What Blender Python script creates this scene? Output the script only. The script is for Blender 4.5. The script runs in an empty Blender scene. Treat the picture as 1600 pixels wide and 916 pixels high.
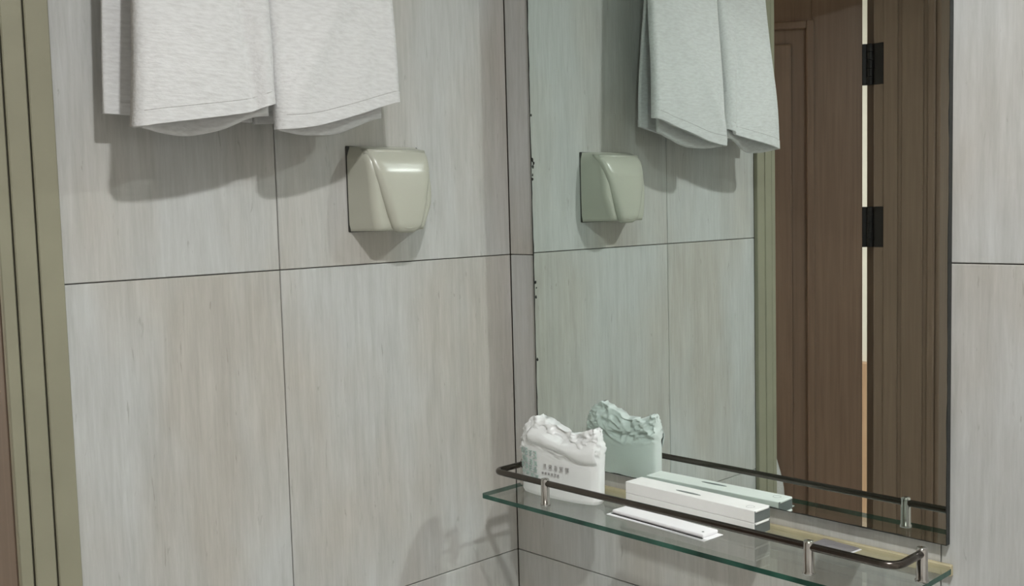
import bpy, bmesh, math, random
from mathutils import Vector, Matrix, noise
PI = math.pi
S = bpy.context.scene
C = S.collection

# ------------------------------------------------------------------ camera
ZG = 1.40                                    # height of the eye-level tile joint above the floor
cam_d = bpy.data.cameras.new('camera')
cam = bpy.data.objects.new('camera', cam_d); C.objects.link(cam)
cam_d.sensor_width = 36.0
cam_d.lens = 1640.45 / 1600.0 * 36.0
cam_d.clip_start = 0.01
V1 = Vector((2531 - 800, -(280 - 458), -1640.453)).normalized()      # world +y seen by the camera
V2 = -Vector((-764 - 800, -(367 - 458), -1640.453)).normalized()     # world +x
V3 = V2.cross(V1).normalized()
V2 = V1.cross(V3).normalized()
cam.matrix_world = Matrix.Translation((1.161, -1.100, ZG + 0.070)) @ Matrix((V2, V1, V3)).to_4x4()
S.camera = cam

# ------------------------------------------------------------------ world, exposure
w = bpy.data.worlds.new('world'); S.world = w; w.use_nodes = True
w.node_tree.nodes['Background'].inputs[0].default_value = (1, 1, 1, 1)
w.node_tree.nodes['Background'].inputs[1].default_value = 0.0
S.view_settings.view_transform = 'Standard'
S.view_settings.look = 'None'
S.view_settings.gamma = 1
S.view_settings.use_curve_mapping = False
S.view_settings.exposure = 0.0
S.cycles.use_denoising = True
S.cycles.max_bounces = 10
S.cycles.diffuse_bounces = 5
S.cycles.glossy_bounces = 6
S.cycles.transparent_max_bounces = 16
S.cycles.blur_glossy = 0.1
S.cycles.sample_clamp_indirect = 0.0
S.cycles.use_guiding = True

LAMP = (1.05, -0.72, 2.36)                  # ceiling downlight
LAMP_L = 1090.0
FILL_L = 9.0
HALL_L = 330.0

# ------------------------------------------------------------------ helpers
def tag(o, label=None, cat=None, group=None, kind=None):
    if label: o['label'] = label
    if cat: o['category'] = cat
    if group: o['group'] = group
    if kind: o['kind'] = kind
    return o

def link(name, me, m=None, parent=None, smooth=False):
    o = bpy.data.objects.new(name, me); C.objects.link(o)
    if m is not None and not me.materials: me.materials.append(m)
    if parent is not None: o.parent = parent
    if smooth:
        for p in me.polygons: p.use_smooth = True
    return o

def obj(name, bm, m=None, parent=None, smooth=False):
    me = bpy.data.meshes.new(name)
    bmesh.ops.recalc_face_normals(bm, faces=bm.faces)
    bm.to_mesh(me); bm.free()
    return link(name, me, m, parent, smooth)

def empty(name, loc=(0, 0, 0), rz=0):
    o = bpy.data.objects.new(name, None); C.objects.link(o)
    o.location = loc; o.rotation_euler = (0, 0, rz); o.empty_display_size = 0.05
    return o

def add_box(bm, a, b, bev=0.0, seg=1):
    x0, x1 = sorted((a[0], b[0])); y0, y1 = sorted((a[1], b[1])); z0, z1 = sorted((a[2], b[2]))
    vs = [bm.verts.new((x, y, z)) for x in (x0, x1) for y in (y0, y1) for z in (z0, z1)]
    fs = [bm.faces.new([vs[i] for i in f]) for f in ((0,1,3,2),(4,6,7,5),(0,4,5,1),(2,3,7,6),(0,2,6,4),(1,5,7,3))]
    if bev > 0:
        es = list({e for f in fs for e in f.edges})
        bmesh.ops.bevel(bm, geom=es, offset=bev, segments=seg, affect='EDGES', profile=0.5)
    return bm

def box(name, a, b, m, parent=None, bev=0.0, seg=1, smooth=False):
    return obj(name, add_box(bmesh.new(), a, b, bev, seg), m, parent, smooth)

def add_tube(bm, pts, r, n=12, cap=True):
    pts = [Vector(p) for p in pts]; rings = []
    up = None
    for i, p in enumerate(pts):
        t = (pts[min(i+1, len(pts)-1)] - pts[max(i-1, 0)]).normalized()
        if up is None:
            up = Vector((0, 0, 1)) if abs(t.z) < .9 else Vector((1, 0, 0))
        s = t.cross(up).normalized(); up = s.cross(t).normalized()
        rr = r[i] if isinstance(r, (list, tuple)) else r
        rings.append([bm.verts.new(p + rr*(math.cos(2*PI*k/n)*s + math.sin(2*PI*k/n)*up)) for k in range(n)])
    for a, b in zip(rings[:-1], rings[1:]):
        for k in range(n): bm.faces.new((a[k], a[(k+1) % n], b[(k+1) % n], b[k]))
    if cap:
        bm.faces.new(rings[0][::-1]); bm.faces.new(rings[-1])
    return bm

def add_lathe(bm, prof, cx, cy, n=24):
    rings = [[bm.verts.new((cx + r*math.cos(2*PI*k/n), cy + r*math.sin(2*PI*k/n), z)) for k in range(n)] for r, z in prof]
    for a, b in zip(rings[:-1], rings[1:]):
        for k in range(n): bm.faces.new((a[k], a[(k+1) % n], b[(k+1) % n], b[k]))
    bm.faces.new(rings[0][::-1]); bm.faces.new(rings[-1])
    return bm

# ------------------------------------------------------------------ materials
def mat(name):
    m = bpy.data.materials.new(name); m.use_nodes = True
    nt = m.node_tree; b = nt.nodes['Principled BSDF']
    return m, nt, b
def N(nt, t, **kw):
    n = nt.nodes.new(t)
    for k, v in kw.items(): setattr(n, k, v)
    return n
def simple(name, col, rough=0.5, metal=0.0, bump=0.0, bscale=200.0, var=0.0, spec=0.5):
    m, nt, b = mat(name)
    b.inputs['Roughness'].default_value = rough; b.inputs['Metallic'].default_value = metal
    b.inputs['Specular IOR Level'].default_value = spec
    tc = N(nt, 'ShaderNodeTexCoord'); nz = N(nt, 'ShaderNodeTexNoise')
    nz.inputs['Scale'].default_value = bscale; nz.inputs['Detail'].default_value = 4
    nt.links.new(tc.outputs['Object'], nz.inputs['Vector'])
    cr = N(nt, 'ShaderNodeValToRGB')
    cr.color_ramp.elements[0].position = .3; cr.color_ramp.elements[1].position = .7
    cr.color_ramp.elements[0].color = tuple(c*(1-var) for c in col) + (1,)
    cr.color_ramp.elements[1].color = tuple(min(1, c*(1+var)) for c in col) + (1,)
    nt.links.new(nz.outputs['Fac'], cr.inputs['Fac']); nt.links.new(cr.outputs['Color'], b.inputs['Base Color'])
    if bump:
        bp = N(nt, 'ShaderNodeBump'); bp.inputs['Strength'].default_value = bump; bp.inputs['Distance'].default_value = .002
        nt.links.new(nz.outputs['Fac'], bp.inputs['Height']); nt.links.new(bp.outputs['Normal'], b.inputs['Normal'])
    return m

def tile_material():
    m, nt, b = mat('travertine_tile'); L = nt.links.new
    tc = N(nt, 'ShaderNodeTexCoord'); oi = N(nt, 'ShaderNodeObjectInfo')
    mul = N(nt, 'ShaderNodeMath', operation='MULTIPLY'); mul.inputs[1].default_value = 37.0
    L(oi.outputs['Random'], mul.inputs[0])
    add = N(nt, 'ShaderNodeVectorMath', operation='ADD')
    L(tc.outputs['Object'], add.inputs[0]); L(mul.outputs[0], add.inputs[1])
    def streak(sx, sz, scale, detail, rough=.55, dist=0.0):
        mp = N(nt, 'ShaderNodeMapping'); mp.inputs['Scale'].default_value = (sx, sx, sz)
        L(add.outputs[0], mp.inputs['Vector'])
        n = N(nt, 'ShaderNodeTexNoise'); n.inputs['Scale'].default_value = scale
        n.inputs['Detail'].default_value = detail; n.inputs['Roughness'].default_value = rough
        n.inputs['Distortion'].default_value = dist
        L(mp.outputs['Vector'], n.inputs['Vector']); return n
    fine = streak(1, .07, 190, 6, .7, .25)
    mid = streak(1, .12, 45, 5, .6, .3)
    blot = streak(1, .45, 6.5, 3, .5)
    pit = streak(1, .16, 150, 3, .6, .6)
    def ramp(src, p0, c0, p1, c1):
        r = N(nt, 'ShaderNodeValToRGB'); e = r.color_ramp.elements
        e[0].position = p0; e[0].color = c0 + (1,); e[1].position = p1; e[1].color = c1 + (1,)
        L(src.outputs['Fac'], r.inputs['Fac']); return r
    base = ramp(blot, .36, (.460, .438, .402), .60, (.495, .500, .490))
    r1 = ramp(fine, .33, (.90, .90, .89), .66, (1.05, 1.05, 1.05))
    r2 = ramp(mid, .34, (.92, .915, .905), .66, (1.04, 1.04, 1.04))
    r3 = ramp(pit, .27, (.80, .79, .77), .335, (1, 1, 1))
    cur = base
    for r in (r1, r2, r3):
        mx = N(nt, 'ShaderNodeMix', data_type='RGBA', blend_type='MULTIPLY'); mx.inputs['Factor'].default_value = 1
        L(cur.outputs[2 if cur.bl_idname == 'ShaderNodeMix' else 0], mx.inputs[6]); L(r.outputs['Color'], mx.inputs[7]); cur = mx
    L(cur.outputs[2], b.inputs['Base Color'])
    b.inputs['Roughness'].default_value = .42; b.inputs['Specular IOR Level'].default_value = .25
    bp = N(nt, 'ShaderNodeBump'); bp.inputs['Strength'].default_value = .12; bp.inputs['Distance'].default_value = .001
    L(fine.outputs['Fac'], bp.inputs['Height']); L(bp.outputs['Normal'], b.inputs['Normal'])
    return m

def wood_material(name, c0, c1, rough=.38):
    m, nt, b = mat(name); L = nt.links.new
    tc = N(nt, 'ShaderNodeTexCoord'); mp = N(nt, 'ShaderNodeMapping'); mp.inputs['Scale'].default_value = (1, 1, .035)
    L(tc.outputs['Object'], mp.inputs['Vector'])
    n = N(nt, 'ShaderNodeTexNoise'); n.inputs['Scale'].default_value = 120; n.inputs['Detail'].default_value = 5
    n.inputs['Distortion'].default_value = .4
    L(mp.outputs['Vector'], n.inputs['Vector'])
    r = N(nt, 'ShaderNodeValToRGB'); e = r.color_ramp.elements
    e[0].position = .3; e[0].color = c0 + (1,); e[1].position = .7; e[1].color = c1 + (1,)
    L(n.outputs['Fac'], r.inputs['Fac']); L(r.outputs['Color'], b.inputs['Base Color'])
    b.inputs['Roughness'].default_value = rough
    return m

def towel_material():
    m, nt, b = mat('terry_cloth'); L = nt.links.new
    tc = N(nt, 'ShaderNodeTexCoord')
    mp = N(nt, 'ShaderNodeMapping'); mp.inputs['Scale'].default_value = (1, .22, 1); L(tc.outputs['Object'], mp.inputs['Vector'])
    n = N(nt, 'ShaderNodeTexNoise'); n.inputs['Scale'].default_value = 330; n.inputs['Detail'].default_value = 3
    L(mp.outputs['Vector'], n.inputs['Vector'])
    wv = N(nt, 'ShaderNodeTexWave', bands_direction='Z'); wv.inputs['Scale'].default_value = 62
    wv.inputs['Distortion'].default_value = 3.5; wv.inputs['Detail'].default_value = 2; wv.inputs['Detail Scale'].default_value = 3
    L(tc.outputs['Object'], wv.inputs['Vector'])
    ad = N(nt, 'ShaderNodeMath', operation='MULTIPLY_ADD'); ad.inputs[1].default_value = .12
    L(wv.outputs['Fac'], ad.inputs[0]); L(n.outputs['Fac'], ad.inputs[2])
    bp = N(nt, 'ShaderNodeBump'); bp.inputs['Strength'].default_value = .38; bp.inputs['Distance'].default_value = .0018
    L(ad.outputs[0], bp.inputs['Height']); L(bp.outputs['Normal'], b.inputs['Normal'])
    r = N(nt, 'ShaderNodeValToRGB'); e = r.color_ramp.elements
    e[0].position = .3; e[0].color = (.585, .58, .575, 1); e[1].position = .65; e[1].color = (.67, .668, .665, 1)
    L(n.outputs['Fac'], r.inputs['Fac']); L(r.outputs['Color'], b.inputs['Base Color'])
    b.inputs['Roughness'].default_value = .95; b.inputs['Specular IOR Level'].default_value = .1
    b.inputs['Sheen Weight'].default_value = .15
    return m

def clear_glass(name, tint, f0=.04):
    m = bpy.data.materials.new(name); m.use_nodes = True; nt = m.node_tree; L = nt.links.new
    for n in list(nt.nodes): nt.nodes.remove(n)
    out = N(nt, 'ShaderNodeOutputMaterial'); mix = N(nt, 'ShaderNodeMixShader')
    tr = N(nt, 'ShaderNodeBsdfTransparent'); tr.inputs[0].default_value = tint + (1,)
    gl = N(nt, 'ShaderNodeBsdfGlossy'); gl.inputs['Roughness'].default_value = .01
    ge = N(nt, 'ShaderNodeNewGeometry'); dt = N(nt, 'ShaderNodeVectorMath', operation='DOT_PRODUCT')
    L(ge.outputs['Normal'], dt.inputs[0]); L(ge.outputs['Incoming'], dt.inputs[1])
    ab = N(nt, 'ShaderNodeMath', operation='ABSOLUTE'); L(dt.outputs['Value'], ab.inputs[0])
    om = N(nt, 'ShaderNodeMath', operation='SUBTRACT'); om.inputs[0].default_value = 1; L(ab.outputs[0], om.inputs[1])
    pw = N(nt, 'ShaderNodeMath', operation='POWER'); pw.inputs[1].default_value = 5; L(om.outputs[0], pw.inputs[0])
    fr = N(nt, 'ShaderNodeMath', operation='MULTIPLY_ADD'); fr.inputs[1].default_value = 1 - f0; fr.inputs[2].default_value = f0; L(pw.outputs[0], fr.inputs[0])
    L(fr.outputs[0], mix.inputs[0]); L(tr.outputs[0], mix.inputs[1]); L(gl.outputs[0], mix.inputs[2]); L(mix.outputs[0], out.inputs[0])
    return m

def emit(name, col, s):
    m = bpy.data.materials.new(name); m.use_nodes = True; nt = m.node_tree
    for n in list(nt.nodes): nt.nodes.remove(n)
    out = N(nt, 'ShaderNodeOutputMaterial'); e = N(nt, 'ShaderNodeEmission')
    e.inputs[0].default_value = col + (1,); e.inputs[1].default_value = s
    nt.links.new(e.outputs[0], out.inputs[0]); return m

M = {}
M['tile'] = tile_material()
M['grout'] = simple('grout', (.15, .13, .11), .9, var=.2, bscale=80)
M['white_paint'] = simple('white_paint', (.80, .79, .76), .7, var=.02, bscale=8)
M['floor'] = simple('floor_tile', (.58, .56, .52), .4, var=.08, bscale=12)
M['khaki'] = simple('khaki_metal', (.262, .250, .178), .45, var=.05, bscale=14, bump=.05)
M['groove'] = simple('dark_joint', (.035, .032, .022), .8)
M['brown'] = wood_material('brown_door_veneer', (.150, .090, .060), (.190, .118, .080), .42)
M['jamb'] = wood_material('brown_frame_veneer', (.165, .115, .082), (.205, .145, .105), .42)
M['tan'] = wood_material('tan_wood', (.50, .33, .22), (.58, .40, .27))
M['towel'] = towel_material()
M['socket'] = simple('cream_plastic', (.455, .455, .385), .28, var=.015, bscale=10)
M['socket_dark'] = simple('dark_seam', (.03, .03, .025), .8)
M['chrome'] = simple('dark_chrome', (.50, .48, .46), .10, 1.0, var=.06, bscale=60)
M['rail'] = simple('bronzed_rail', (.115, .10, .088), .22, 1.0, var=.1, bscale=60)
M['brass'] = simple('tarnished_brass', (.62, .55, .36), .45, .5, var=.12, bscale=40)
M['hinge'] = simple('black_hinge', (.007, .006, .006), .45, 0, var=.2, spec=.3)
M['black'] = simple('blackened_edge', (.018, .020, .018), .5, var=.3, bscale=300)
M['glass'] = clear_glass('shelf_glass', (.955, .975, .962))
M['glass_edge'] = simple('green_glass_edge', (.022, .075, .055), .12, var=.55, bscale=22)
M['plastic_bag'] = simple('white_film', (.80, .81, .80), .33, var=.02, bscale=20)
M['card_white'] = simple('white_card', (.82, .81, .79), .55, var=.015, bscale=30)
M['ceramic'] = simple('white_ceramic', (.86, .86, .85), .12, var=.01)
M['card_end_shade'] = simple('shaded_card_end', (.17, .19, .19), .55, var=.06, bscale=60)  # white card darkened in colour, for the shaded box ends
M['white_film2'] = simple('white_sachet_film', (.88, .86, .87), .35, var=.02, bscale=30)
M['ink_green'] = simple('green_ink', (.42, .52, .48), .6, var=.25, bscale=400)
M['ink_grey'] = simple('grey_ink', (.42, .41, .40), .6, var=.15, bscale=400)
M['ink_dark'] = simple('dark_ink', (.16, .175, .17), .6, var=.2, bscale=400)
M['foil'] = simple('grey_foil', (.27, .255, .265), .4, .25, var=.12, bscale=90)
M['sealant'] = simple('clear_sealant', (.45, .42, .36), .4, var=.1)
m, nt, b = mat('silvered_mirror')
b.inputs['Metallic'].default_value = 1; b.inputs['Roughness'].default_value = 0.0
b.inputs['Base Color'].default_value = (.785, .860, .83, 1)
try: b.inputs['Specular Tint'].default_value = (.785, .860, .83, 1)
except Exception: pass
M['mirror'] = m

# ------------------------------------------------------------------ room shell
T = .459; W = .401; G = .0006; TH = .008            # tile height, width, half joint, thickness
DOOR0, DOOR1, DOORH = -.716, -1.485, 2.04           # rough opening in the left wall
RX, BY, HT = 1.95, -2.05, 2.36                      # right wall, back wall, ceiling
bm = bmesh.new()
add_box(bm, (-.19, .20, 0), (-TH, DOOR0, HT))
add_box(bm, (-.19, DOOR0, DOORH), (-TH, DOOR1, HT))
add_box(bm, (-.19, DOOR1, 0), (-TH, BY - .2, HT))
wall_left = tag(obj('wall_left', bm, M['grout']), kind='structure')
wall_right = tag(box('wall_right', (-TH, TH, 0), (RX, .20, HT), M['grout']), kind='structure')
mesh_cache = {}
def tile(wall, a0, a1, z0, z1):
    w_, h_ = round(abs(a1 - a0) - 2*G, 4), round(z1 - z0 - 2*G, 4)
    key = (wall, w_, h_)
    if key not in mesh_cache:
        t = bmesh.new()
        if wall == 'l': add_box(t, (-TH, -w_/2, -h_/2), (0, w_/2, h_/2), .0007)
        else: add_box(t, (-w_/2, 0, -h_/2), (w_/2, TH, h_/2), .0007)
        bmesh.ops.recalc_face_normals(t, faces=t.faces)
        me = bpy.data.meshes.new('tile'); t.to_mesh(me); t.free(); me.materials.append(M['tile']); mesh_cache[key] = me
    o = bpy.data.objects.new('tile', mesh_cache[key]); C.objects.link(o)
    c = (a0 + a1)/2; zc = (z0 + z1)/2
    o.parent = wall_left if wall == 'l' else wall_right
    o.location = (0, c, zc) if wall == 'l' else (c, 0, zc)
rows = [0, ZG - 3*T, ZG - 2*T, ZG - T, ZG, ZG + T, ZG + 2*T, HT]
rows = [z for z in rows if z <= HT]
if HT - rows[-2] < .05: rows.pop(-2)
for z0, z1 in zip(rows[:-1], rows[1:]):
    if z1 - z0 < .03: continue
    tile('l', 0, -W, z0, z1); tile('l', -W, DOOR0, z0, z1)
    if z1 > DOORH:
        zz = max(z0, DOORH); tile('l', DOOR0, -1.10, zz, z1); tile('l', -1.10, DOOR1, zz, z1)
    tile('l', DOOR1, -1.80, z0, z1); tile('l', -1.80, BY, z0, z1)
    xs = [0, .668, 1.268, RX]
    for a0, a1 in zip(xs[:-1], xs[1:]): tile('r', a0, a1, z0, z1)
tag(box('wall_back', (-TH, BY, 0), (RX + .1, BY - .1, HT), M['white_paint']), kind='structure')
tag(box('wall_side', (RX, .2, 0), (RX + .1, BY, HT), M['white_paint']), kind='structure')
tag(box('floor', (-TH, .2, -.1), (RX + .1, BY - .1, 0), M['floor']), kind='structure')
tag(box('ceiling', (-.19, .2, HT), (RX + .1, BY - .1, HT + .1), M['white_paint']), kind='structure')
# the room outside the door
tag(box('floor_hall', (-2.2, .2, -.1), (-TH, -2.8, 0), M['floor']), kind='structure')
tag(box('ceiling_hall', (-2.2, .2, 2.5), (-.19, -2.8, 2.6), M['white_paint']), kind='structure')
tag(box('wall_hall_end', (-2.2, -2.7, 0), (-.19, -2.8, 2.5), M['white_paint']), kind='structure')
tag(box('wall_hall_far', (-2.2, .2, 0), (-2.1, -2.7, 2.5), M['white_paint']), kind='structure')
tag(box('wall_hall_front', (-2.1, .1, 0), (-.19, .2, 2.5), M['white_paint']), kind='structure')
tag(box('baseboard_hall', (-1.9, -2.66, 0), (-.195, -2.70, .84), M['tan'], bev=.004), kind='structure')

# khaki frame round the opening: strips with dark joints between them
trim = tag(box('trim_1', (-.004, -.7335, 0), (.0045, -.672, 2.10), M['groove']), kind='structure')
for a, b_, x in ((-.6715, -.6965, .0095), (-.6985, -.7205, .0095), (-.7222, -.7355, .0085)):
    box('strip', (.0002, a, 0), (x, b_, 2.105 if a > -.69 else (2.078 if a > -.71 else 2.052)), M['khaki'], trim, .0012)
for z, h, x in ((2.052, .0125, .0085), (2.067, .0215, .0095), (2.0905, .0265, .0095)):
    box('strip', (.0002, -.70, z), (x, -1.52, z + h), M['khaki'], trim, .0012)
# brown lining of the doorway, with moulded far jamb
JN, JF = -.736, -1.462
lin = tag(box('trim_2', (-.20, JN, 0), (-.002, DOOR0, 2.02), M['jamb'], bev=.001), kind='structure')
box('jamb_board', (-.162, JF, 0), (-.002, DOOR1, 2.02), M['jamb'], lin, .001)
box('rebate_board', (-.190, JF - .0185, 0), (-.160, DOOR1, 2.02), M['jamb'], lin, .001)
box('head_board', (-.170, JN, 2.02), (-.002, JF, DOORH), M['jamb'], lin, .001)
for x0, x1, d in ((-.134, -.096, .004), (-.086, -.030, .004), (-.018, -.002, .005)):
    box('moulding', (x0, JF - .001, 0), (x1, JF + d, 2.02), M['jamb'], lin, .002, 2)
box('architrave', (-.002, JF - .004, 0), (.010, JF - .064, 2.05), M['jamb'], lin, .002, 2)

# brown panelled door, standing open outwards
HX, HY = -.163, -1.468                                # hinge pin
ang = math.atan2(.61, -.79)                            # where the leaf points
door = empty('door_1', (HX, HY, 0), ang); tag(door, kind='structure')
# local: x along the leaf from the hinge, face seen in the mirror on local -y
LW, LT, E0 = .66, .038, .030
sy = -1 if Vector((math.sin(ang), -math.cos(ang))).dot(Vector((1.16, 1.1)) - Vector((HX, HY))) > 0 else 1
yf, yb = sy*.004, -sy*(LT - .004)                      # front face sits near the pin
ST = .125
for x0, x1, z0, z1, nm in ((E0, E0 + ST, .01, 2.01, 'stile'), (LW - ST, LW, .01, 2.01, 'stile'),
                           (E0 + ST, LW - ST, 1.925, 2.01, 'rail'), (E0 + ST, LW - ST, .01, .22, 'rail')):
    box(nm, (x0, yf, z0), (x1, yb, z1), M['brown'], door, .0015)
box('panel', (E0 + ST, yf - sy*.010, .22), (LW - ST, yb + sy*.010, 1.925), M['brown'], door)
def frame_moulding(x0, x1, z0, z1, wd, ya, yc, nm):
    for p in (((x0, z0), (x0 + wd, z1)), ((x1 - wd, z0), (x1, z1)), ((x0 + wd, z1 - wd), (x1 - wd, z1)), ((x0 + wd, z0), (x1 - wd, z0 + wd))):
        box(nm, (p[0][0], ya, p[0][1]), (p[1][0], yc, p[1][1]), M['brown'], door, .0035, 2)
frame_moulding(E0 + ST - .006, LW - ST + .006, .214, 1.931, .020, yf - sy*.012, yf + sy*.004, 'moulding')
box('raised_field', (E0 + ST + .05, yf - sy*.012, .27), (LW - ST - .05, yf - sy*.001, 1.875), M['brown'], door, .006, 2)
for zc in (ZG + .412, ZG - .002, .24):
    h = .104
    bmh = bmesh.new(); add_box(bmh, (-.006, -.004, zc - h/2), (E0 + .001, .004, zc + h/2), .001)
    hg = tag(obj('hinge', bmh, M['hinge'], door), 'black butt hinge')
    for k in range(5):
        bmk = bmesh.new(); add_tube(bmk, [(.012, sy*.004, zc - h/2 + k*h/5 + .0005), (.012, sy*.004, zc - h/2 + (k + 1)*h/5 - .0005)], .0085, 18)
        obj('knuckle', bmk, M['hinge'], hg)
    # leaf screwed to the jamb, in room coordinates relative to the door empty
    bmj = bmesh.new(); add_box(bmj, (-.160, JF - .002, zc - h/2), (-.134, JF + .0022, zc + h/2), .0008)
    lf = obj('hinge_leaf', bmj, M['hinge'], hg)
    lf.matrix_parent_inverse = (Matrix.Translation((HX, HY, 0)) @ Matrix.Rotation(ang, 4, 'Z')).inverted()

# ------------------------------------------------------------------ lights
def downlight(name, loc, r, L, col, label):
    t = empty(name, loc); tag(t, label, 'ceiling light')
    bm = bmesh.new(); n = 40
    prof = [(r*1.45, 0), (r*1.42, -.006), (r*1.12, -.015), (r*1.04, -.015), (r*1.02, .002), (r*1.02, .012), (r*1.45, .012)]
    rings = [[bm.verts.new((q*math.cos(2*PI*k/n), q*math.sin(2*PI*k/n), z)) for k in range(n)] for q, z in prof]
    for i in range(len(rings)):
        a, b_ = rings[i], rings[(i+1) % len(rings)]
        for k in range(n): bm.faces.new((a[k], a[(k+1) % n], b_[(k+1) % n], b_[k]))
    obj('trim_ring', bm, M['white_paint'], t, True)
    bm = bmesh.new(); bm.faces.new([bm.verts.new((r*math.cos(-2*PI*k/n), r*math.sin(-2*PI*k/n), 0)) for k in range(n)])
    me = bpy.data.meshes.new('diffuser'); bm.to_mesh(me); bm.free()
    link('diffuser', me, emit(name + '_glow', col, L), t)
    return t
downlight('ceiling_light', (LAMP[0], LAMP[1], HT - .013), .042, LAMP_L, (.98, .995, 1.0), 'round white recessed downlight in the bathroom ceiling')
downlight('fill_light', (1.40, -1.55, HT - .013), .16, FILL_L, (1.0, .965, .90), 'added round fill light, out of view on the bathroom ceiling')  # unseen fixture, added as soft fill for the shadows
downlight('hall_light', (-1.50, -1.30, 2.487), .12, HALL_L, (1.0, .93, .83), 'round white ceiling light in the room beyond the door')

# ------------------------------------------------------------------ mirror
MX0, MX1, MZ0, MZ1, MY = .057, .678, ZG - .304, ZG + .62, -.008
mir = empty('wall_mirror', (0, 0, 0)); tag(mir, 'frameless wall mirror above the glass shelf with blackened edges', 'mirror')
box('mirror_glass', (MX0 + .0005, MY, MZ0 + .0005), (MX1 - .0005, -.001, MZ1 - .0005), M['mirror'], mir)
rnd = random.Random(4)
def ragged(name, side, wd):
    bm = bmesh.new(); n = 70; a = []; b_ = []
    for i in range(n + 1):
        f = i/n; k = wd*(.65 + .7*noise.noise(Vector((f*34, side*7.3, .2))))
        k = max(.0006, k)
        if side == 0: a.append((MX0, MZ0 + f*(MZ1 - MZ0))); b_.append((MX0 + k, MZ0 + f*(MZ1 - MZ0)))
        if side == 1: a.append((MX0 + f*(MX1 - MX0), MZ0)); b_.append((MX0 + f*(MX1 - MX0), MZ0 + k))
        if side == 2: a.append((MX1, MZ0 + f*(MZ1 - MZ0))); b_.append((MX1 - k, MZ0 + f*(MZ1 - MZ0)))
    y0, y1 = MY - .0003, -.0005
    fa = [bm.verts.new((p[0], y0, p[1])) for p in a]; fb = [bm.verts.new((p[0], y0, p[1])) for p in b_]
    ba = [bm.verts.new((p[0], y1, p[1])) for p in a]
    for i in range(n):
        bm.faces.new((fa[i], fa[i+1], fb[i+1], fb[i])); bm.faces.new((fa[i], ba[i], ba[i+1], fa[i+1]))
    obj(name, bm, M['black'], mir)
ragged('blackened_edge', 0, .0022); ragged('blackened_edge', 1, .0016); ragged('blackened_edge', 2, .0014)
for (x, z, r) in ((.0605, .140, .0022), (.0612, .130, .0018), (.0630, .135, .0016), (.0600, .112, .0016), (.0605, .118, .0012), (.0608, -.040, .002),
                  (.0612, -.062, .0016), (.0610, -.155, .0017), (.0602, .205, .0012), (.0625, -.048, .001)):
    bm = bmesh.new(); pts = [bm.verts.new((x + r*(.7 + .5*rnd.random())*math.cos(2*PI*k/9), MY - .0003, ZG + z + 1.6*r*(.7 + .5*rnd.random())*math.sin(2*PI*k/9))) for k in range(9)]
    bm.faces.new(pts); ex = bmesh.ops.extrude_face_region(bm, geom=bm.faces[:]); 
    bmesh.ops.translate(bm, vec=(0, .0002, 0), verts=[v for v in ex['geom'] if isinstance(v, bmesh.types.BMVert)])
    obj('corrosion_spot', bm, M['black'], mir)

# ------------------------------------------------------------------ towels and their rail
RXc, RZ = .062, ZG + .470
tr = empty('towel_rail', (0, 0, 0)); tag(tr, 'chrome towel rail above the frame carrying both white towels', 'towel rail')
obj('bar', add_tube(bmesh.new(), [(RXc, -.690, RZ), (RXc, -.200, RZ)], .008, 16), M['chrome'], tr, True)
for y in (-.675, -.215):
    bm = bmesh.new(); add_tube(bm, [(0.001, y, RZ), (RXc, y, RZ)], .006, 12); obj('bracket', bm, M['chrome'], tr, True)
    bm = bmesh.new(); add_tube(bm, [(0.0, y, RZ), (.008, y, RZ)], .022, 20); obj('rosette', bm, M['chrome'], tr, True)

def interp(tab, u):
    for (a, va), (b_, vb) in zip(tab[:-1], tab[1:]):
        if u <= b_:
            t = (u - a)/(b_ - a); return va + (vb - va)*t
    return tab[-1][1]
def smooth(t): t = max(0, min(1, t)); return t*t*(3 - 2*t)

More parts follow.
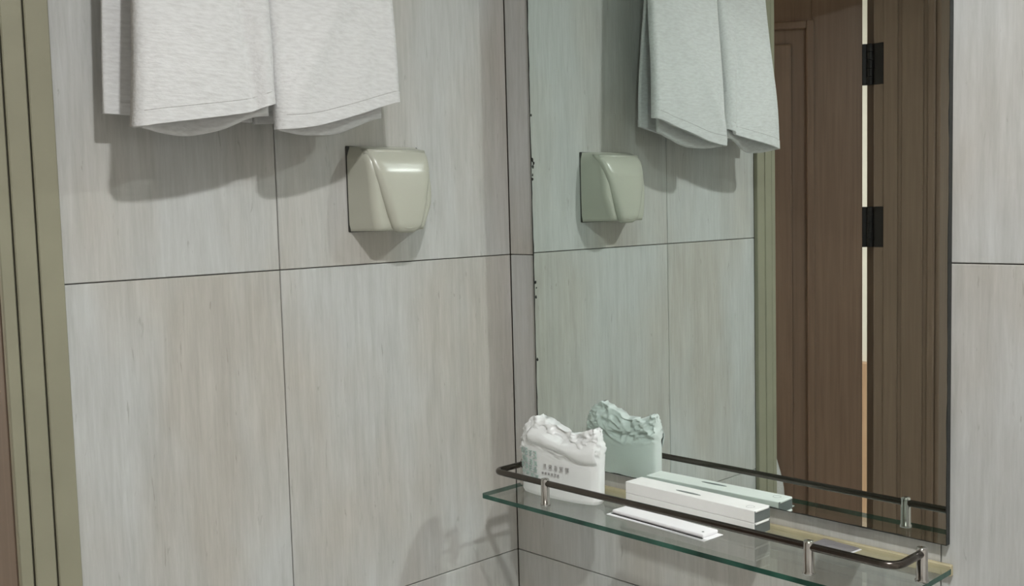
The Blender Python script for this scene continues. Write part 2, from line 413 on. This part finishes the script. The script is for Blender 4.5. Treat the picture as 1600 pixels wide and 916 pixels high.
def towel(name, label, spec):
    root = empty(name, (0, 0, 0)); tag(root, label, 'towel', 'white towels on the rail')
    nu, nv = 44, 56
    def layer_pt(L, u, h):
        """h: 0 at hem, 1 at rail height"""
        zh = ZG + sum(interp(L['hem'], max(0, min(1, u + q*.025))) for q in range(-4, 5))/9
        ztop = RZ
        z = zh + (ztop - zh)*h
        k = (1 - h)
        y = L['y0'][1]*(1-k) + L['y0'][0]*k
        y2 = L['y1'][1]*(1-k) + L['y1'][0]*k
        yy = y + (y2 - y)*u
        x = L['x'][1] + (interp(L['xh'], u) - L['x'][1])*smooth(k*1.15)
        zr = z - ZG
        for (ua, za, ub, zb, wd, amp) in L.get('folds', ()):
            f = (zr - za)/(zb - za); uc = ua + (ub - ua)*f
            x += amp*math.exp(-((u - uc)/wd)**2)*smooth(k*1.6)
        x += .0012*noise.noise(Vector((u*5 + spec['seed'], z*14, 3.1)))*k
        # rounded folded edges
        if L.get('round'):
            e = L['round']; d = min(u, 1 - u)/.055
            if d < 1: x -= e*(1 - math.sqrt(max(0, 1 - (1 - d)**2)))
        return Vector((x, yy, z))
    def sheet(nm, L, h0, h1, th, over=None, parent=root):
        bm = bmesh.new(); rows_ = []
        for j in range(nv + 1):
            h = h0 + (h1 - h0)*j/nv
            rows_.append([bm.verts.new(layer_pt(L, i/nu, h)) for i in range(nu + 1)])
        if over is not None:                       # up over the rail and down the back
            r = L['x'][1] - RXc
            for j in range(1, 12):
                a = PI*j/12
                row = []
                for i in range(nu + 1):
                    p = layer_pt(L, i/nu, 1); q = layer_pt(over, i/nu, 1); t = j/12
                    yv = p.y + (q.y - p.y)*t
                    xm = (p.x + q.x)/2; hr = (p.x - q.x)/2
                    row.append(bm.verts.new((xm + hr*math.cos(a), yv, RZ + abs(hr)*math.sin(a))))
                rows_.append(row)
            for j in range(nv + 1):
                rows_.append([bm.verts.new(layer_pt(over, i/nu, 1 - j/nv)) for i in range(nu + 1)])
        for a, b_ in zip(rows_[:-1], rows_[1:]):
            for i in range(nu): bm.faces.new((a[i], a[i+1], b_[i+1], b_[i]))
        o = obj(nm, bm, M['towel'], parent, True)
        md = o.modifiers.new('thickness', 'SOLIDIFY'); md.thickness = th; md.offset = 0
        return o
    f, inn, bk = spec['front'], spec['inner'], spec['back']
    body = sheet('cloth', f, .034, 1, .0050, over=bk)
    sheet('hem', f, 0, .050, .0062, parent=root)
    sheet('inner_layer', inn, 0, 1.0, .0045)
    sheet('back_hem', bk, 0, .045, .0062)
    # stitched seam line above the hem
    bm = bmesh.new(); pts = [layer_pt(f, i/nu, .053) + Vector((.0022, 0, 0)) for i in range(nu + 1)]
    add_tube(bm, pts, .0006, 6); obj('seam', bm, M['ink_grey'], root, True)
    return root

towel('hand_towel', 'white terry towel hanging nearest the door frame, its back layer showing', dict(seed=1.0,
    front=dict(hem=((0, .164), (.06, .167), (.35, .174), (.75, .184), (.9, .190), (1, .201)),
               y0=(-.620, -.598), y1=(-.4525, -.452), x=(0, RXc + .014), round=.010,
               xh=((0, .092), (.15, .097), (.45, .099), (.75, .095), (.9, .096), (1, .092)),
               folds=((.70, .37, .84, .20, .05, -.005), (.92, .37, .93, .20, .05, .003))),
    inner=dict(hem=((0, .166), (.15, .160), (.4, .1575), (.7, .168), (.82, .180), (1, .184)),
               y0=(-.612, -.596), y1=(-.460, -.458), x=(0, RXc + .0115), xh=((0, .088), (.4, .072), (.8, .083), (1, .086))),
    back=dict(hem=((0, .183), (1, .180)), y0=(-.630, -.622), y1=(-.452, -.450), x=(0, RXc - .012),
              xh=((0, .036), (1, .034)))))
towel('hand_towel', 'white terry towel hanging nearer the mirror, above the cream socket box', dict(seed=6.0,
    front=dict(hem=((0, .1675), (.25, .172), (.5, .184), (.8, .200), (1, .211)),
               y0=(-.4505, -.4505), y1=(-.266, -.272), x=(0, RXc + .014), round=.009,
               xh=((0, .090), (.2, .096), (.5, .094), (.8, .089), (1, .085)),
               folds=((.66, .37, .12, .21, .10, .0045), (.9, .37, .75, .2, .09, -.0025))),
    inner=dict(hem=((0, .168), (.2, .163), (.55, .165), (.85, .182), (1, .190)),
               y0=(-.446, -.448), y1=(-.288, -.290), x=(0, RXc + .0115), xh=((0, .085), (.5, .071), (.85, .068), (1, .070))),
    back=dict(hem=((0, .178), (.5, .184), (1, .200)), y0=(-.448, -.448), y1=(-.283, -.292), x=(0, RXc - .012),
              xh=((0, .034), (1, .036)))))

# ------------------------------------------------------------------ splash-proof socket box
sk = empty('socket_box', (0, -.235, ZG + .045)); tag(sk, 'cream plastic splash-proof socket box with flip lid below the towels', 'socket box')
HW, HH = .0595, .112
def socket_profile(t):          # depth of the housing at height fraction t (0 bottom, 1 top)
    return interp(((0, .046), (.06, .048), (.25, .048), (.5, .047), (.7, .0445), (.82, .041), (.90, .036), (.96, .028), (1.0, .018)), t)
bm = bmesh.new(); rings = []
nz_, nc = 26, 30
for j in range(nz_ + 1):
    t = j/nz_; d = socket_profile(t); z = HH*t; ring = []
    hw = HW - .0035*smooth((t - .82)/.18)**2 - .002*(1 - smooth(t/.10))
    rc = min(.011, d*.6); lo = 1 - smooth(t/.4); hl = hw - .0065 - .004*lo; hf = hw - .0085 - .013*lo
    ring.append((0, -hw))
    for k in range(9):
        a = PI/2*k/8; ring.append((d - rc + rc*math.sin(a), -hl + rc - rc*math.cos(a)))
    for k in range(9):
        a = PI/2*k/8; ring.append((d - rc + rc*math.cos(a), hf - rc + rc*math.sin(a)))
    ring.append((0, hw))
    rings.append([bm.verts.new((x, y, z)) for x, y in ring])
for a, b_ in zip(rings[:-1], rings[1:]):
    for i in range(len(a) - 1): bm.faces.new((a[i], a[i+1], b_[i+1], b_[i]))
bm.faces.new(rings[0]); bm.faces.new(rings[-1])
hs = obj('housing', bm, M['socket'], sk, True)
box('back_plate', (0.0, -HW - .0008, -.001), (.0016, HW + .0006, HH + .0008), M['socket_dark'], sk, .001)
# lid: tongue shaped, wide at the top and narrow at the bottom, bulging forward
bm = bmesh.new(); rows_ = []; nj, ni = 30, 18
lid_hw = ((0, .012), (.02, .019), (.06, .0245), (.2, .031), (.45, .0395), (.75, .0480), (.92, .0520), (1, .0500))
for j in range(nj + 1):
    t = j/nj; z = -.0035 + (HH + .0005)*t
    hw = interp(lid_hw, t); row = []
    dd = socket_profile(max(0, min(1, z/HH)))
    bulge = interp(((0, .006), (.05, .0085), (.3, .009), (.7, .0065), (.93, .003), (1, .0008)), t)
    for i in range(ni + 1):
        s = -1 + 2*i/ni
        x = dd + bulge*(1 - abs(s)**8) - .0012*abs(s)**8 - .006*max(0, abs(s)*hw - .046)/.006*1.0
        row.append(bm.verts.new((x, s*hw, z)))
    rows_.append(row)
for a, b_ in zip(rows_[:-1], rows_[1:]):
    for i in range(ni): bm.faces.new((a[i], a[i+1], b_[i+1], b_[i]))
lid = obj('lid', bm, M['socket'], sk, True)
md = lid.modifiers.new('thickness', 'SOLIDIFY'); md.thickness = .0025; md.offset = -1
bm = bmesh.new(); pts = []
for k in range(25):
    a = 2*PI*k/24; pts.append((.0555 + .0006*math.sin(a), .0105*math.cos(a), .0065 + .0042*math.sin(a)))
add_tube(bm, pts, .0005, 6, False); obj('finger_mark', bm, M['socket'], lid, True)
bm = bmesh.new(); add_tube(bm, [(.030, -.047, HH - .0085), (.030, .047, HH - .0085)], .0042, 12); obj('hinge_bar', bm, M['socket'], sk, True)

# ------------------------------------------------------------------ unseen white basin, added to bounce lamp light onto the lower walls
wb = empty('bounce_basin', (.38, -.25, 0)); tag(wb, 'white ceramic basin and cabinet, unseen, added to bounce light', 'bounce_basin')
bm = bmesh.new(); hx, hy, zt = .37, .245, .80
def rr(ax, ay, r, z, n=8):
    out_ = []
    for cx, cy, a0 in ((ax - r, ay - r, 0), (-ax + r, ay - r, PI/2), (-ax + r, -ay + r, PI), (ax - r, -ay + r, 1.5*PI)):
        for k in range(n): a = a0 + PI/2*k/(n-1); out_.append(bm.verts.new((cx + r*math.cos(a), cy + r*math.sin(a), z)))
    return out_
loops = [rr(hx - .04, hy - .04, .03, zt - .14), rr(hx, hy, .04, zt - .03), rr(hx, hy, .04, zt), rr(hx - .06, hy - .05, .05, zt), rr(hx - .09, hy - .08, .06, zt - .08), rr(hx - .16, hy - .13, .06, zt - .115)]
for a, b_ in zip(loops[:-1], loops[1:]):
    for k in range(len(a)): bm.faces.new((a[k], a[(k+1) % len(a)], b_[(k+1) % len(a)], b_[k]))
bm.faces.new(loops[-1]); bm.faces.new(loops[0][::-1])
obj('basin', bm, M['ceramic'], wb, True)
box('cabinet', (-hx + .05, -hy + .05, 0), (hx - .05, hy, zt - .14), M['white_paint'], wb, .004)

# ------------------------------------------------------------------ glass shelf
GX0, GX1, GYF, GYB, GZ = .073, .682, -.139, -.006, ZG - .329     # GZ = top of the glass
GT = .006
sh = empty('glass_shelf', (.377, 0, GZ)); tag(sh, 'clear glass shelf with dark metal guard rail under the mirror', 'shelf')
shi = Matrix.Translation((.377, 0, GZ)).inverted()
def sp(o): o.matrix_parent_inverse = shi; return o
# plate with rounded front corners: faces of clear glass, rim of green glass
out = []
rc = .006
for cx, cy, a0 in ((GX1 - rc, GYB - .001, 0), (GX0 + rc, GYB - .001, PI/2)):
    out.append((cx + (rc if a0 == 0 else -rc), cy + .001))
out = [(GX1, GYB), (GX0, GYB)]
for k in range(6):
    a = PI + PI/2*k/5; out.append((GX0 + rc + rc*math.cos(a), GYF + rc + rc*math.sin(a)))
for k in range(6):
    a = 1.5*PI + PI/2*k/5; out.append((GX1 - rc + rc*math.cos(a), GYF + rc + rc*math.sin(a)))
bm = bmesh.new()
top = [bm.verts.new((x, y, GZ)) for x, y in out]; bot = [bm.verts.new((x, y, GZ - GT)) for x, y in out]
bm.faces.new(top); bm.faces.new(bot[::-1])
for i in range(len(out)):
    j = (i + 1) % len(out); f = bm.faces.new((top[i], bot[i], bot[j], top[j])); f.material_index = 1
pl = sp(obj('glass_plate', bm, M['glass'], sh)); pl.data.materials.append(M['glass_edge'])
sp(box('back_channel', (GX0, -.0062, GZ - GT - .003), (GX1, -.0002, GZ + .0035), M['brass'], sh, .001))
# guard rail: three sides, rounded corners
RZs = GZ + .0300; RL, RRt, RF, RBk = .083, .676, -.1195, -.062
def arc(cx, cy, r, a0, a1, n=7): return [(cx + r*math.cos(a0 + (a1 - a0)*k/(n-1)), cy + r*math.sin(a0 + (a1 - a0)*k/(n-1)), RZs) for k in range(n)]
pts = [(RL, RBk, RZs), (RL, -.085, RZs)] + arc(RL + .012, RF + .012, .012, PI, 1.5*PI) + [(.25, RF, RZs), (.5, RF, RZs)] + arc(RRt - .016, RF + .016, .016, 1.5*PI, 2*PI) + [(RRt, -.085, RZs), (RRt, RBk, RZs)]
sp(obj('guard_rail', add_tube(bmesh.new(), pts, .0043, 12), M['rail'], sh, True))
for x, y in ((RL, RBk), (.182, RF), (.578, RF), (RRt, RBk)):
    bm = bmesh.new()
    add_lathe(bm, [(.0070, GZ), (.0072, GZ + .002), (.0060, GZ + .003), (.0058, GZ + .034), (.0052, GZ + .0362), (.002, GZ + .037)], x, y, 20)
    p = sp(obj('post', bm, M['chrome'], sh, True))
    bm = bmesh.new(); add_lathe(bm, [(.0065, GZ - GT), (.0065, GZ - GT - .006), (.004, GZ - GT - .008)], x, y, 16)
    q = obj('nut', bm, M['chrome'], p, True); q.matrix_parent_inverse = shi


# ------------------------------------------------------------------ wrapped cup in a white bag
BX, BYc = .170, -.073
bag = empty('wrapped_cup_bag', (BX, BYc, GZ), math.radians(4)); tag(bag, 'crumpled white plastic bag with green print standing on the shelf', 'bag')
BHW, BHD = .0705, .0195
def bag_h(x): return interp(((-.075, .080), (-.066, .088), (-.052, .104), (-.038, .111), (-.024, .107), (-.006, .099), (.012, .092), (.030, .093), (.045, .097), (.060, .104), (.075, .098)), x)
def bag_pt(th, t):
    c, s = math.cos(th), math.sin(th); e = 2/2.9
    x = math.copysign(abs(c)**e, c); y = math.copysign(abs(s)**e, s)
    wa = BHW*interp(((0, .93), (.05, .97), (.5, .985), (.75, 1.0), (1, .97)), t)
    wb = BHD*interp(((0, .90), (.05, 1.0), (.55, 1.0), (.72, .92), (.86, .66), (1, .26)), t)
    px, py = x*wa, y*wb
    pz = bag_h(px)*t
    k = smooth((t - .55)/.25)
    n1 = noise.noise(Vector((px*32, pz*70 + px*26, y*1.5 + 4)))
    n2 = noise.noise(Vector((px*80, pz*120, y*2 + 9)))
    rid = (1 - abs(n1)*2.2)
    n3 = noise.noise(Vector((px*130 + 3, pz*210 + px*60, y*2 + 1)))
    py += math.copysign(1, s)*min(1, abs(s)*4)*k*(.0060*rid + .0045*(1 - 2*abs(n2)) + .0022*(1 - 2*abs(n3)) - .006)
    px += .0022*n2*k
    pz += (.004*n1 + .002*n2)*smooth((t - .8)/.2)
    py += .0012*noise.noise(Vector((px*22, pz*18, y*2)))
    return Vector((px, py, max(0.0003, pz)))
bm = bmesh.new(); na, nt_ = 200, 80; rings = []
for j in range(nt_ + 1):
    t = j/nt_
    rings.append([bm.verts.new(bag_pt(2*PI*k/na, t)) for k in range(na)])
for a, b_ in zip(rings[:-1], rings[1:]):
    for k in range(na): bm.faces.new((a[k], a[(k+1) % na], b_[(k+1) % na], b_[k]))
bm.faces.new(rings[0][::-1])
half = na//2                                     # close the gathered top as a crease
ctr = [bm.verts.new((rings[-1][k].co + rings[-1][na - k].co)/2 + Vector((0, 0, -.004 + .003*math.sin(k*.9)))) for k in range(1, half)]
for k in range(1, half - 1):
    bm.faces.new((rings[-1][k], rings[-1][k+1], ctr[k], ctr[k-1])); bm.faces.new((rings[-1][na-k], ctr[k-1], ctr[k], rings[-1][na-k-1]))
bm.faces.new((rings[-1][0], rings[-1][1], ctr[0])); bm.faces.new((rings[-1][0], ctr[0], rings[-1][na-1]))
bm.faces.new((rings[-1][half], ctr[-1], rings[-1][half-1])); bm.faces.new((rings[-1][half], rings[-1][half+1], ctr[-1]))
obj('film', bm, M['plastic_bag'], bag, True)
# folded-over lip on the front
bm = bmesh.new(); rows_ = []
for j in range(7):
    f = j/6; row = []
    for i in range(41):
        u = i/40; px = -.045 + u*.113
        tt_top = .92; zlow = interp(((0, .074), (.25, .071), (.55, .066), (.8, .056), (1, .055)), u)
        z = bag_h(px)*tt_top*(1 - f) + zlow*f
        y = -BHD*(.35 + .68*smooth(f*1.6))*(1 - abs(px/BHW)**2.9)**(1/2.9) - .004*math.sin(f*PI) - .0016*noise.noise(Vector((px*60, z*60, 2)))
        row.append(bm.verts.new((px, y - .001, z)))
    rows_.append(row)
for a, b_ in zip(rows_[:-1], rows_[1:]):
    for i in range(40): bm.faces.new((a[i], a[i+1], b_[i+1], b_[i]))
fl = obj('folded_lip', bm, M['plastic_bag'], bag, True)
md = fl.modifiers.new('thickness', 'SOLIDIFY'); md.thickness = .0008
# faint lettering: small stroke marks, too small in the picture to read
def strokes(bm, cx, cz, w_, h_, rng, y):
    def bar(x0, z0, x1, z1): add_box(bm, (x0, y, z0), (x1, y + .0012, z1))
    th = h_*.14
    for k in range(3):
        z = cz - h_/2 + h_*(.1 + .4*k) ; l = w_*(.35 + .3*rng.random()); o = (rng.random() - .5)*w_*.2
        bar(cx - l + o*.5, z - th/2, cx + l*.8 + o*.5, z + th/2)
    for k in range(2):
        x = cx + (rng.random() - .5)*w_*.8; bar(x - th/2, cz - h_*.45, x + th/2, cz + h_*(.2 + .25*rng.random()))
def wrap(bm):
    for v in bm.verts:
        off = v.co.y + BHD
        v.co.y = -BHD*max(0, 1 - abs(v.co.x/(BHW*.985))**2.9)**(1/2.9) + off - .0006
rg = random.Random(11)
bm = bmesh.new()
for r_, (z, h_) in enumerate(((.0610, .0100), (.0490, .0075), (.0400, .0070), (.0310, .005))):
    for k in range(4): strokes(bm, -.0600 + k*.0092 + (.004 if r_ % 2 else 0)*rg.random(), z - k*.0012, .0062, h_*(.75 + .4*rg.random()), rg, -BHD - .0012)
wrap(bm); obj('green_print', bm, M['ink_green'], bag)
bm = bmesh.new()
for k in range(5): strokes(bm, -.0140 + k*.0098, .0445, .0055, .0062, rg, -BHD - .0012)
for k in range(6): strokes(bm, -.0180 + k*.0055, .0345, .003, .003, rg, -BHD - .0012)
wrap(bm); obj('grey_print', bm, M['ink_grey'], bag)

# ------------------------------------------------------------------ two stacked white boxes
def carton(name, z0, label, top_marks):
    c = empty(name, (.3625, -.0315, GZ + z0), math.radians(-1.2)); tag(c, label, 'box', 'flat white boxes on the shelf')
    hx, hy, h = .102, .0165, .0152
    box('carton', (-hx, -hy, 0), (hx, hy, h), M['card_white'], c, .0006)
    tag(box('shaded_end', (hx - .0004, -hy + .0006, .0006), (hx + .0004, hy - .0006, h - .0006), M['card_end_shade'], c, .0002), 'box end with shade in its colour')  # shade on the right end is put into this face's colour
    box('end_flap', (hx - .0002, -hy + .002, h*.86), (hx + .0014, hy - .004, h*.97), M['card_white'], c, .0002)
    if top_marks:
        bm = bmesh.new(); n = 20
        vs = [bm.verts.new((-.006 + .021*math.cos(2*PI*k/n)*(1 if abs(math.cos(2*PI*k/n)) < .9 else .95), -.0045 + .0028*math.sin(2*PI*k/n), h + .0002)) for k in range(n)]
        bm.faces.new(vs); ex = bmesh.ops.extrude_face_region(bm, geom=bm.faces[:])
        bmesh.ops.translate(bm, vec=(0, 0, -.0004), verts=[v for v in ex['geom'] if isinstance(v, bmesh.types.BMVert)])
        obj('printed_mark', bm, M['ink_dark'], c)
        bm = bmesh.new(); add_tube(bm, [(.088 + .005*math.cos(2*PI*k/20), -.004 + .005*math.sin(2*PI*k/20), h) for k in range(21)], .0003, 5, False)
        obj('printed_ring', bm, M['ink_grey'], c)
    return c
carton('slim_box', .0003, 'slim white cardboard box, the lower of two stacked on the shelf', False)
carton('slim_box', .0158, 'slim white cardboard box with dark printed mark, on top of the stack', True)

# flat white sachet lying in front of the boxes
sc_ = empty('flat_sachet', (.3535, -.0835, GZ), math.radians(-3.0)); tag(sc_, 'long flat white sachet lying on the shelf in front of the boxes', 'sachet')
box('sealed_edge', (-.080, -.0200, .0003), (.080, .0170, .0010), M['white_film2'], sc_, .0003)
bm = bmesh.new(); add_box(bm, (-.077, -.0125, .0010), (.073, .0165, .0060), .0018, 2); obj('packet', bm, M['white_film2'], sc_)
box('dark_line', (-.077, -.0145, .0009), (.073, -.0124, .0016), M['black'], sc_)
bm = bmesh.new(); add_lathe(bm, [(.0016, .0058), (.0016, .0062)], .066, -.004, 12); obj('hang_hole', bm, M['ink_dark'], sc_)
# small grey sachet by the right-hand post
ss = empty('small_sachet', (.555, -.0245, GZ), math.radians(-5)); tag(ss, 'small square grey foil sachet lying near the right end of the shelf', 'sachet')
box('foil_face', (-.0245, -.0150, .0005), (.0230, .0150, .0022), M['foil'], ss, .0006)
box('sealed_edge', (-.0250, -.0165, .0002), (.0255, .0155, .0008), M['white_film2'], ss, .0002)

# white sheet standing in for a sliver of unknown cause beside the khaki frame
hc = empty('sliver_sheet', (HX, HY, 0), ang); tag(hc, 'white stand-in sliver between khaki frame and brown door in the mirror', 'cloth')
bm = bmesh.new(); rows_ = []
for j in range(25):
    f = j/24; z = .86 - .50*f
    e = .262 - .030*smooth(min(1, f*3.2)) + .003*math.sin(f*9)
    row = []
    for i in range(17):
        u = i/16; x = e + (.40 - .03*(1 - f) - e)*u
        row.append(bm.verts.new((x, yf + sy*(.012 + .006*math.sin(u*11 + f*2)), z + .03*math.sin(u*PI)*(1 - f))))
    rows_.append(row)
for a, b_ in zip(rows_[:-1], rows_[1:]):
    for i in range(16): bm.faces.new((a[i], a[i+1], b_[i+1], b_[i]))
o = obj('cloth', bm, M['towel'], hc, True); md = o.modifiers.new('thickness', 'SOLIDIFY'); md.thickness = .003
bm = bmesh.new(); add_tube(bm, [(.33, yf, .885), (.33, yf + sy*.03, .885)], .006, 12); obj('hook', bm, M['chrome'], hc, True)
